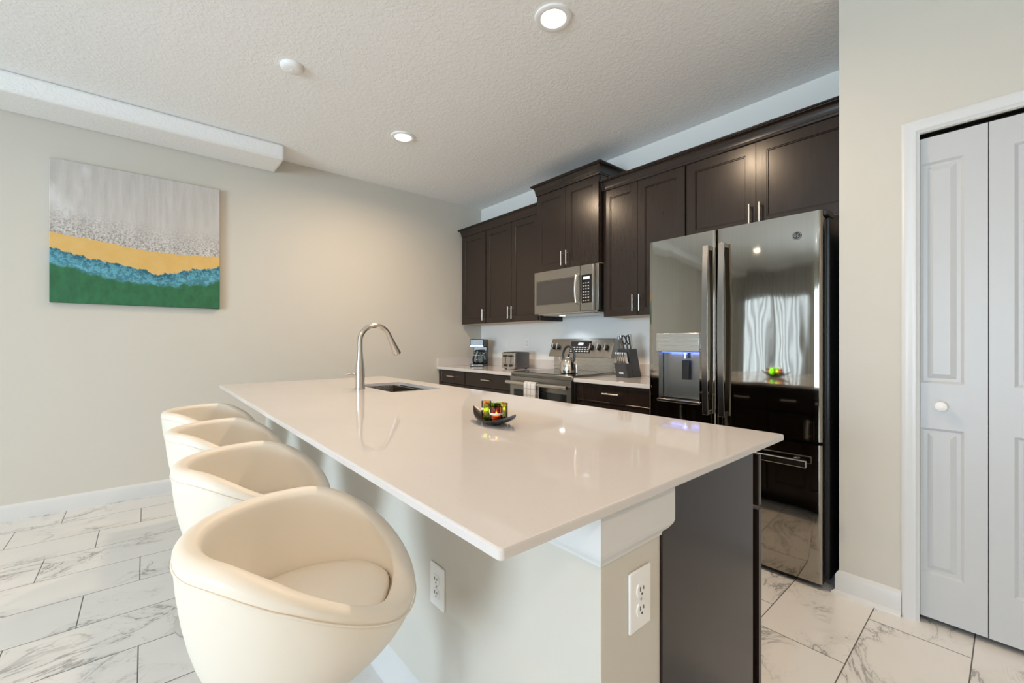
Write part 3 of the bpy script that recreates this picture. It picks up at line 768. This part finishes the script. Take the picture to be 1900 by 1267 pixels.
# back guard: recessed lower panel and a slanted control panel
obj('back_panel', MB().box(rx0+.012, rx1-.012, 3.185, 3.255, .930, 1.10), 'steel', rg, smooth=False)
y0b, y1b, z0b, z1b = 3.115, 3.172, 1.066, 1.240
bg = obj('control_panel', MB().prism([(y0b, z0b), (y1b, z1b), (3.255, z1b), (3.255, z0b)], 'x', rx0, rx1), 'range', rg, bevel=.004)
sl = (y1b-y0b)/(z1b-z0b); nrm = Vector((0, -1, sl)).normalized()
def on_panel(x, z, d): 
    y = y0b+(z-z0b)*sl; return Vector((x, y, z))+nrm*d
for kx in (rx0+.055, rx0+.115, rx1-.235, rx1-.150, rx1-.065):
    a, b, c = on_panel(kx, 1.158, 0), on_panel(kx, 1.158, .018), on_panel(kx, 1.158, .030)
    kn = obj('knob', MB().tube([a, b, c], [.026, .024, .021], 20), 'plastic', bg)
    obj('grip', MB().tube([on_panel(kx, 1.132, .033), on_panel(kx, 1.184, .033)], .0058, 8), 'pull', kn)
def plate(x0, x1, z0, z1, d0, d1):
    vs = [on_panel(x, z, d) for d in (d0, d1) for z in (z0, z1) for x in (x0, x1)]
    return MB().add(vs, [(0, 2, 3, 1), (4, 5, 7, 6), (0, 1, 5, 4), (2, 6, 7, 3), (0, 4, 6, 2), (1, 3, 7, 5)])
dp = obj('display', plate(-2.80, -2.55, 1.105, 1.215, 0, .002), 'bglass', bg, smooth=False)
obj('clock', plate(-2.705, -2.645, 1.178, 1.202, .002, .0026), 'disp', dp, smooth=False)
mb = MB()
for r in range(3):
    for c in range(7):
        q = plate(-2.79+c*.034, -2.768+c*.034, 1.115+r*.019, 1.124+r*.019, .002, .0026); mb.add(q.v, q.f)
obj('buttons', mb, 'greyp', dp, smooth=False)

# dish towel over the oven handle
tw = MB(); n = 14; rows = []
prof = [(2.572, .70), (2.571, .78), (2.571, .835)]+[(2.550+.0205*math.cos(a), .842+.0205*math.sin(a)) for a in [PI*k/8 for k in range(0, 9)]]+[(2.5295, .80), (2.529, .74), (2.531, .67), (2.530, .56)]
for (yy, zz) in prof:
    rows.append([(-2.798+.150*i/n, yy+.003*math.sin(i*1.25)*min(1, max(0, (.84-zz)*6)), zz) for i in range(n+1)])
for A, B in zip(rows, rows[1:]):
    for i in range(n): tw.add([A[i], A[i+1], B[i+1], B[i]], [(0, 1, 2, 3)])
to = obj('dish_towel', tw, 'towel', loc=(-2.73, 2.55, .56)); so = to.modifiers.new('solid', 'SOLIDIFY'); so.thickness = .003; so.offset = 0
tag(to, 'white dish towel with grey plaid lines folded over the oven door handle', 'towel')

# kettle
kx, ky, kz = -2.512, 2.800, .9376
kt = thing('kettle', 'small shiny steel kettle with arched handle standing on the range', 'kettle', (kx, ky, kz))
obj('body', MB().lathe([(0, 0), (.070, 0), (.076, .006), (.077, .040), (.073, .085), (.060, .115), (.044, .130), (.040, .134), (0, .134)], (kx, ky, kz), 36), 'kettle', kt)
ld = obj('lid', MB().lathe([(.041, .133), (.036, .142), (.016, .148), (0, .149)], (kx, ky, kz), 28, closed=False), 'kettle', kt)
obj('lid_knob', MB().lathe([(0, .147), (.006, .147), (.007, .154), (.013, .160), (.010, .168), (0, .170)], (kx, ky, kz), 18), 'plastic', ld)
obj('spout', MB().tube([(kx-.055, ky-.008, kz+.085), (kx-.085, ky-.012, kz+.112), (kx-.100, ky-.014, kz+.138)], [.020, .015, .011], 14), 'kettle', kt)
hp = [(kx-.062, ky, kz+.112)]+[(kx-.066*math.cos(a), ky, kz+.150+.085*math.sin(a)) for a in [PI*k/14 for k in range(15)]]+[(kx+.062, ky, kz+.112)]
obj('handle', MB().tube(hp, .0085, 10, flat=1.3, up=(0, 1, 0)), 'plastic', kt)

# toaster (end face towards the room)
qx0, qx1, qy0, qy1, qz = -3.590, -3.372, 2.930, 3.140, BT
ts = thing('toaster', 'four slice toaster with steel end face and dark grey sides on the counter', 'toaster', ((qx0+qx1)/2, (qy0+qy1)/2, qz))
obj('shell', MB().box(qx0, qx1, qy0+.006, qy1, qz+.008, qz+.182), 'toast', ts, bevel=.014, seg=3)
fp = obj('front_plate', MB().box(qx0+.004, qx1-.004, qy0-.002, qy0+.010, qz+.010, qz+.174), 'steel', ts, bevel=.004)
obj('top_slots', MB().box(qx0+.03, qx0+.055, qy0+.04, qy1-.03, qz+.182, qz+.1835).box(qx0+.075, qx0+.10, qy0+.04, qy1-.03, qz+.182, qz+.1835).box(qx1-.10, qx1-.075, qy0+.04, qy1-.03, qz+.182, qz+.1835).box(qx1-.055, qx1-.03, qy0+.04, qy1-.03, qz+.182, qz+.1835), 'black', ts)
for xx in (qx0+.065, qx1-.065):
    obj('lever', MB().box(xx-.018, xx+.018, qy0-.026, qy0-.002, qz+.132, qz+.148), 'plastic', fp, bevel=.003)
    obj('dial', MB().cyl((xx, qy0, qz+.042), .015, -.018, -.002, 'y', 20), 'plastic', fp)
    obj('lever_slot', MB().box(xx-.004, xx+.004, qy0-.0035, qy0-.002, qz+.062, qz+.150), 'black', fp)
for xx in (qx0+.03, qx1-.03):
    for yy in (qy0+.03, qy1-.03): obj('foot', MB().cyl((xx, yy, 0), .012, qz, qz+.010), 'plastic', ts)

# coffee maker
gx, gy = -4.155, 3.040
cm = thing('coffee_maker', 'black drip coffee maker with glass carafe in the counter corner', 'coffee maker', (gx, gy, BT))
obj('base', MB().box(gx-.085, gx+.085, gy-.115, gy+.12, BT, BT+.032), 'coffee', cm, bevel=.008)
obj('tower', MB().box(gx-.085, gx+.085, gy+.045, gy+.12, BT+.032, BT+.235), 'coffee', cm, bevel=.008)
hdx = obj('brew_head', MB().box(gx-.085, gx+.085, gy-.105, gy+.12, BT+.235, BT+.322), 'coffee', cm, bevel=.010)
obj('trim_strip', MB().box(gx-.075, gx+.075, gy-.1075, gy-.105, BT+.236, BT+.247), 'chrome', hdx)
obj('control_pad', MB().box(gx-.035, gx+.035, gy-.1075, gy-.105, BT+.285, BT+.302), 'greyp', hdx)
cf = obj('carafe', MB().lathe([(.0, .034), (.060, .034), (.071, .050), (.073, .085), (.062, .130), (.046, .160), (.044, .172)], (gx, gy-.035, BT), 32, closed=False), 'carafe', cm)
obj('carafe_lid', MB().lathe([(.050, .170), (.050, .186), (.030, .195), (0, .196)], (gx, gy-.035, BT), 28, closed=False), 'coffee', cf)
obj('carafe_band', MB().lathe([(.0625, .128), (.0635, .136), (.060, .140)], (gx, gy-.035, BT), 32, closed=False), 'chrome', cf)
obj('carafe_handle', MB().tube([(gx+.050, gy-.045, BT+.172), (gx+.085, gy-.055, BT+.170), (gx+.108, gy-.062, BT+.140), (gx+.108, gy-.062, BT+.090), (gx+.085, gy-.055, BT+.062), (gx+.068, gy-.050, BT+.066)], .008, 10), 'coffee', cf)
obj('status_light', MB().cyl((gx-.05, gy-.115, BT+.017), .006, -.003, 0, 'y', 12), 'white', cm)

cm.rotation_euler = (0, 0, math.radians(38))

# knife block and what stands in it
bx, by = -2.075, 3.03
kb = thing('knife_block', 'slanted dark grey knife block on the counter beside the range', 'knife block', (bx, by, BT))
LEAN = -.30                               # y shift per metre of height
tilt = lambda x, y, z: (x, y+LEAN*(z-BT), z)
obj('tall_block', MB().box(bx-.055, bx+.055, by+.010, by+.125, BT, BT+.235).move(tilt), 'block', kb, bevel=.003)
fb = obj('steak_block', MB().box(bx-.055, bx+.055, by-.070, by+.008, BT, BT+.118).move(tilt), 'block', kb, bevel=.003)
obj('label_plate', MB().box(bx-.020, bx+.020, by-.0712, by-.070, BT+.030, BT+.044).move(tilt), 'white', fb, smooth=False)
kdir = Vector((0, LEAN, 1)).normalized()
def knife(name, x, y, z, L, w, th, lab, cat, group, mat='kblade'):
    p = Vector((x, y+LEAN*(z-BT), z)); t = thing(name, lab, cat, p, group)
    def up(u, v, h): q = p+kdir*h+Vector((u, v, 0)); return (q.x, q.y, q.z)
    mb = MB().add([up(-th/2, -w/2, 0), up(th/2, -w/2, 0), up(th/2, w/2, 0), up(-th/2, w/2, 0), up(-th/2, -w*.62, L*.55), up(th/2, -w*.62, L*.55), up(th/2, w*.5, L*.55), up(-th/2, w*.5, L*.55), up(-th/2, -w*.5, L), up(th/2, -w*.5, L), up(th/2, w*.62, L), up(-th/2, w*.62, L)],
                  [(3, 2, 1, 0), (0, 1, 5, 4), (1, 2, 6, 5), (2, 3, 7, 6), (3, 0, 4, 7), (4, 5, 9, 8), (5, 6, 10, 9), (6, 7, 11, 10), (7, 4, 8, 11), (8, 9, 10, 11)])
    obj('handle', mb, mat, t, bevel=.002)
    obj('bolster', MB().add([up(-th*.6, -w*.6, -.001), up(th*.6, -w*.6, -.001), up(th*.6, w*.6, -.001), up(-th*.6, w*.6, -.001), up(-th*.6, -w*.6, .008), up(th*.6, -w*.6, .008), up(th*.6, w*.6, .008), up(-th*.6, w*.6, .008)],
        [(3, 2, 1, 0), (4, 5, 6, 7), (0, 1, 5, 4), (1, 2, 6, 5), (2, 3, 7, 6), (3, 0, 4, 7)]), 'chrome', t)
for k in range(6):
    knife('steak_knife', bx-.044+k*.0176, by-.034, BT+.1185, .092, .024, .0135, 'steel handled steak knife standing in the low front row of the knife block', 'knife', 'steak knives in the front row')
for k, (dx, dy, L) in enumerate(((-.038, .04, .105), (-.015, .04, .118))):
    knife('kitchen_knife', bx+dx, by+dy, BT+.2355, L, .026, .014, ('steel handled kitchen knife at the outer end of the tall block row', 'longer steel handled kitchen knife next to the scissors in the tall block')[k], 'knife', 'kitchen knives in the tall block')
knife('kitchen_knife', bx+.036, by+.085, BT+.2355, .125, .028, .016, 'pale handled large knife in the rear slot of the tall knife block', 'knife', 'kitchen knives in the tall block', 'nickel')
sp = Vector((bx+.012, by+.06+LEAN*.236, BT+.2355)); sc_ = thing('scissors', 'dark handled kitchen scissors standing in the tall knife block', 'scissors', sp)
for s in (-1, 1):
    pts = []
    for i in range(20):
        a = 2*PI*i/20; q = sp+kdir*(.075+.036*math.sin(a))+Vector((s*.018+.015*math.cos(a), 0, 0)); pts.append(q)
    obj('finger_loop', MB().loop(pts, .0055), 'plastic', sc_)
obj('shank', MB().tube([sp-kdir*.0005, sp+kdir*.040], .008, 10), 'kblade', sc_)

# ------------------------------------------------------------------ refrigerator
FX0, FX1, FY = -1.545, -.602, 2.490
fr = thing('refrigerator', 'dark stainless french door refrigerator with water dispenser and bottom freezer', 'refrigerator', ((FX0+FX1)/2, 2.88, 0))
obj('cabinet', MB().box(FX0+.004, FX1+.014, FY+.085, 3.235, .03, 1.830), 'fside', fr, bevel=.004)
obj('base_grille', MB().box(FX0+.02, FX1-.02, FY+.06, FY+.10, .004, .075), 'black', fr)
for xx in (FX0+.06, FX1-.06):
    for yy in (FY+.13, 3.18): obj('foot', MB().cyl((xx, yy, 0), .018, 0, .03), 'black', fr)
def fdoor(x0, x1, z0, z1, bow=.008, th=.078, r=.014, hole=None):
    """convex door front, rounded edges"""
    mb = MB(); xs = []; N = 20
    for i in range(N+1):
        t = i/N; xs.append(x0+r+(x1-x0-2*r)*t)
    prof = [(x0, FY+th)]+[(x0, FY+bow+r+.004)]
    prof += [(x0+r*(1-math.cos(a)), FY+bow+r-r*math.sin(a)) for a in (PI/8, PI/4, 3*PI/8)]
    for x in xs:
        u = (x-(FX0+FX1)/2)/((FX1-FX0)/2); prof.append((x, FY+bow*(u*u)))
    prof2 = []
    for (x, y) in prof[:5]: prof2.append((x, y+bow*((( x-(FX0+FX1)/2)/((FX1-FX0)/2))**2-1)))
    pr = prof2+prof[5:]
    pr += [(x1-r*(1-math.cos(a)), FY+bow+r-r*math.sin(a)+bow*(((x1-(FX0+FX1)/2)/((FX1-FX0)/2))**2-1)) for a in (3*PI/8, PI/4, PI/8)]
    pr += [(x1, FY+bow+r+.004), (x1, FY+th)]
    return pr
def fdoor_mesh(x0, x1, z0, z1, holes=None):
    pr = fdoor(x0, x1, z0, z1); mb = MB()
    levels = [z0, z0+.004]+([holes[2], holes[3]] if holes else [])+[z1-.004, z1]
    n = len(pr)
    for zi, (za, zb) in enumerate(zip(levels, levels[1:])):
        for i in range(n-1):
            a, b = pr[i], pr[i+1]
            if holes and abs(za-holes[2]) < 1e-6 and a[0] >= holes[0]-1e-6 and b[0] <= holes[1]+1e-6 and a[1] < FY+.03 and b[1] < FY+.03: continue
            mb.add([(a[0], a[1], za), (b[0], b[1], za), (b[0], b[1], zb), (a[0], a[1], zb)], [(0, 1, 2, 3)])
    c = [(x, y) for x, y in pr]
    mb.add([(x, y, z1) for x, y in c], [tuple(range(n))]); mb.add([(x, y, z0) for x, y in c], [tuple(range(n))[::-1]])
    mb.add([(x0, FY+.078, z0), (x1, FY+.078, z0), (x1, FY+.078, z1), (x0, FY+.078, z1)], [(0, 1, 2, 3)])
    return mb, pr
XS = -1.1065
# the dispenser sits in a cut in the left door
mbL, prL = fdoor_mesh(FX0, XS-.002, .722, 1.856)
xsL = [p[0] for p in prL[5:26]]
h0 = min(xsL, key=lambda v: abs(v+1.462)); h1 = min(xsL, key=lambda v: abs(v+1.205))
mbL, prL = fdoor_mesh(FX0, XS-.002, .722, 1.856, (h0, h1, .855, 1.150))
ldr = obj('left_door', mbL, 'fridge', fr, angle=50)
mbR, _ = fdoor_mesh(XS+.002, FX1, .722, 1.856)
rdr = obj('right_door', mbR, 'fridge', fr, angle=50)
mbF, _ = fdoor_mesh(FX0, FX1, .030, .706)
fzd = obj('freezer_drawer', mbF, 'fridge', fr, angle=50)
for xx, par in ((-1.150, ldr), (-1.060, rdr)):
    y_ = FY-.002
    mbh = MB()
    zs = [.792+(1.768-.792)*i/16 for i in range(17)]
    def yo(z): 
        t = (z-.792)/(1.768-.792); return y_-.040-.018*math.sin(PI*t)
    for za, zb in zip(zs, zs[1:]):
        A = [(xx-.017, yo(za)), (xx+.017, yo(za)), (xx+.013, yo(za)+.016), (xx-.013, yo(za)+.016)]; B = [(xx-.017, yo(zb)), (xx+.017, yo(zb)), (xx+.013, yo(zb)+.016), (xx-.013, yo(zb)+.016)]
        mbh.add([(*p, za) for p in A]+[(*p, zb) for p in B], [(0, 1, 5, 4), (1, 2, 6, 5), (2, 3, 7, 6), (3, 0, 4, 7)])
    for z in (zs[0], zs[-1]):
        mbh.add([(xx-.017, yo(z), z), (xx+.017, yo(z), z), (xx+.013, yo(z)+.016, z), (xx-.013, yo(z)+.016, z)], [(0, 1, 2, 3)])
    for z in (.805, 1.755): mbh.box(xx-.012, xx+.012, y_-.030, y_+.004, z-.012, z+.012)
    obj('handle', mbh, 'fridge2', par, bevel=.002)
mbh = MB().box(FX0+.06, FX1-.05, FY-.058, FY-.038, .598, .634)
for xx in (FX0+.12, FX1-.11): mbh.box(xx-.015, xx+.015, FY-.040, FY+.004, .604, .628)
obj('handle', mbh, 'fridge2', fzd, bevel=.004)
# dispenser
ds = obj('dispenser_recess', MB().box(h0-.001, h1+.001, FY+.074, FY+.0755, .855, 1.150), 'fside', ldr)
mb = MB()
yb_ = FY+.074
mb.add([(h0, FY+.002, .855), (h0, yb_, .855), (h0, yb_, 1.15), (h0, FY+.002, 1.15)], [(0, 1, 2, 3)])
mb.add([(h1, FY+.002, .855), (h1, yb_, .855), (h1, yb_, 1.15), (h1, FY+.002, 1.15)], [(3, 2, 1, 0)])
mb.add([(h0, FY+.002, 1.15), (h1, FY+.002, 1.15), (h1, yb_, 1.15), (h0, yb_, 1.15)], [(0, 1, 2, 3)])
mb.add([(h0, FY+.002, .855), (h1, FY+.002, .855), (h1, yb_, .855), (h0, yb_, .855)], [(3, 2, 1, 0)])
obj('recess_lining', mb, 'range', ds)
obj('recess_back', MB().box(h0+.003, h1-.003, FY+.060, FY+.074, .862, 1.148), 'range', ds)
pb = obj('dispenser_panel', MB().box(h0-.010, h1+.006, FY-.014, FY+.008, 1.152, 1.266), 'steel', ldr, bevel=.003)
for k in range(3):
    obj('panel_icon', MB().box(h0+.015, h0+.060, FY-.0146, FY-.014, 1.178+k*.024, 1.182+k*.024), 'greyp', pb)
obj('drip_tray', MB().box(h0-.006, h1+.006, FY-.012, FY+.055, .838, .856), 'fridge2', ldr, bevel=.003)
cxd = (h0+h1)/2
obj('paddle', MB().box(cxd+.006, cxd+.050, FY+.030, FY+.042, .98, 1.10), 'fside', ds, bevel=.003)
obj('nozzle', MB().cyl((cxd+.028, FY+.036, 0), .014, 1.11, 1.151), 'steel', ds)
obj('light_strip', MB().box(h0+.010, h1-.010, FY+.020, FY+.028, 1.146, 1.150), 'led', ds)
bl_ = area('dispenser_lamp', (cxd, FY+.024, 1.143), (.25, 0, 0),   .20, .02, .22, (.16, .26, 1.0)); bl_.parent = fr; bl_.location = Vector((cxd, FY+.024, 1.143))-Vector(fr.location)
# round emblem on the right door
ex, ez = -.7075, 1.747; u = (ex-(FX0+FX1)/2)/((FX1-FX0)/2); ey = FY+.008*u*u
em = obj('emblem', MB().cyl((ex, ey, ez), .021, -.003, .001, 'y', 32), 'fside', rdr)
mb = MB().loop([(ex+.0185*math.cos(2*PI*i/32), ey-.0034, ez+.0185*math.sin(2*PI*i/32)) for i in range(32)], .0013, 6)
g = [(-.002, .006), (-.006, .010), (-.011, .007), (-.012, 0), (-.009, -.006), (-.004, -.005), (-.002, .001), (-.006, .001)]
mb.tube([(ex+a, ey-.0034, ez+b) for a, b in g], .0012, 6)
g = [(.011, .005), (.008, .009), (.004, .006), (.006, .001), (.003, -.003), (.005, -.008), (.010, -.007), (.012, -.002)]
mb.tube([(ex+a, ey-.0034, ez+b) for a, b in g], .0012, 6)
obj('emblem_letters', mb, 'badge', em)
for xx in (FX0+.05, FX1-.02): obj('hinge_cover', MB().box(xx-.035, xx+.035, FY+.03, FY+.16, 1.832, 1.862), 'fside', fr, bevel=.006)

# ------------------------------------------------------------------ bar stools
def make_stool():
    root = thing('bar_stool', '', 'bar stool', (0, 0, 0), 'cream bar stools at the island')
    NPH, NP = 72, 34
    RO = .232
    def ss(a, b, x): t = max(0, min(1, (x-a)/(b-a))); return t*t*(3-2*t)
    def zr(ph):  # rim top by angle from the front
        a = abs((ph+PI) % (2*PI)-PI)
        return .683+.154*ss(.12, 2.0, a)
    def rin(ph):
        c = math.cos(ph); r = .186
        if c > .2:
            f = .176/c; r = -math.log(math.exp(-r*60)+math.exp(-f*60))/60+.004
        return r
    def rout(ph): return RO*(1-.02*max(0, math.cos(ph)))
    verts = []; ZS = .634
    outer_pts = []
    for i in range(NPH):
        ph = 2*PI*i/NPH; c, s = math.cos(ph), math.sin(ph)
        top = zr(ph); R = rout(ph); ri = rin(ph); half = (R-ri)/2
        rh = min(.034, half*.8)                              # roll height
        col = []
        zt = top-rh
        m = 14
        for k in range(m):                                   # underside and outer wall
            th = (PI/2)*k/(m-1); e = 2/2.35
            rr = R*(math.sin(th)**e if th > 0 else 0)*(1-.11*max(0, math.cos(th))**e)
            zb = .460+.080*c*(rr/R)
            col.append((rr, zb+(zt-zb)*(1-max(0, math.cos(th))**e)))
        q = 10
        for k in range(1, q):                                # rolled rim
            a = PI*k/q; col.append((R-half+half*math.cos(a), zt+rh*math.sin(a)))
        for k in range(11):                                  # inner wall
            t = k/10; zz = zt+(ZS-.02-zt)*t
            col.append((ri-.012*t*t, zz))
        for rr, zz in col: verts.append((rr*c, rr*s, zz))
        m_ = len(col)
        outer_pts.append((c*R, s*R, zt-.002))
    fs = []
    for i in range(NPH):
        j = (i+1) % NPH
        for k in range(m_-1): fs.append((i*m_+k, j*m_+k, j*m_+k+1, i*m_+k+1))
    fs.append(tuple(i*m_+m_-1 for i in range(NPH)))
    sh = obj('shell', MB().add(verts, fs), 'leather', root, angle=80)
    obj('piping', MB().loop([(p[0]*1.001, p[1]*1.001, p[2]-.012) for p in outer_pts], .0019, 6), 'leather', sh)
    # seat cushion: D-shaped, crowned, with a seam round it
    sv = []; rings = [(1.0, ZS-.012), (1.0, ZS+.006), (.985, ZS+.014), (.95, ZS+.019), (.8, ZS+.026), (.5, ZS+.031), (.2, ZS+.033)]
    edge = []
    for i in range(NPH):
        ph = 2*PI*i/NPH; c, s = math.cos(ph), math.sin(ph); r0 = rin(ph)-.0075
        for f, z in rings: sv.append((r0*f*c, r0*f*s, z+.012*(r0*f*c)/.2))
        edge.append(((r0+.004)*c, (r0+.004)*s, ZS+.007+.012*(r0*c)/.2))
    k_ = len(rings); fs = [(i*k_+k, ((i+1) % NPH)*k_+k, ((i+1) % NPH)*k_+k+1, i*k_+k+1) for i in range(NPH) for k in range(k_-1)]
    fs.append(tuple(i*k_+k_-1 for i in range(NPH)))
    se = obj('seat', MB().add(sv, fs), 'leather', root, angle=80)
    obj('seam', MB().loop(edge, .0030, 6), 'seam', se)
    obj('swivel_plate', MB().lathe([(.0, .415), (.085, .415), (.085, .425), (.06, .432), (0, .432)], (0, 0, 0), 28), 'plastic', root)
    obj('gas_column', MB().lathe([(0, .02), (.030, .02), (.030, .26), (.0245, .262), (.0245, .418), (0, .418)], (0, 0, 0), 24), 'chrome', root)
    obj('base_disc', MB().lathe([(0, .0), (.200, .0), (.202, .004), (.198, .008), (.15, .017), (.08, .026), (.045, .036), (.032, .06), (0, .06)], (0, 0, 0), 48), 'chrome', root)
    return root
st = make_stool()
spots = [(-.992, .268, 53, 'cream leather tub bar stool nearest the viewer, first of the row along the island'),
         (-1.655, .290, 54, 'second cream leather tub bar stool from the viewer along the island'),
         (-2.31, .295, 55, 'third cream leather tub bar stool from the viewer along the island'),
         (-2.97, .297, 55, 'cream leather tub bar stool at the far painting-wall end of the row')]
for i, (x, y, a, lab) in enumerate(spots):
    o = st if i == 0 else copy_tree(st)
    o.location = (x, y, 0); o.rotation_euler = (0, 0, math.radians(a)); o['label'] = lab
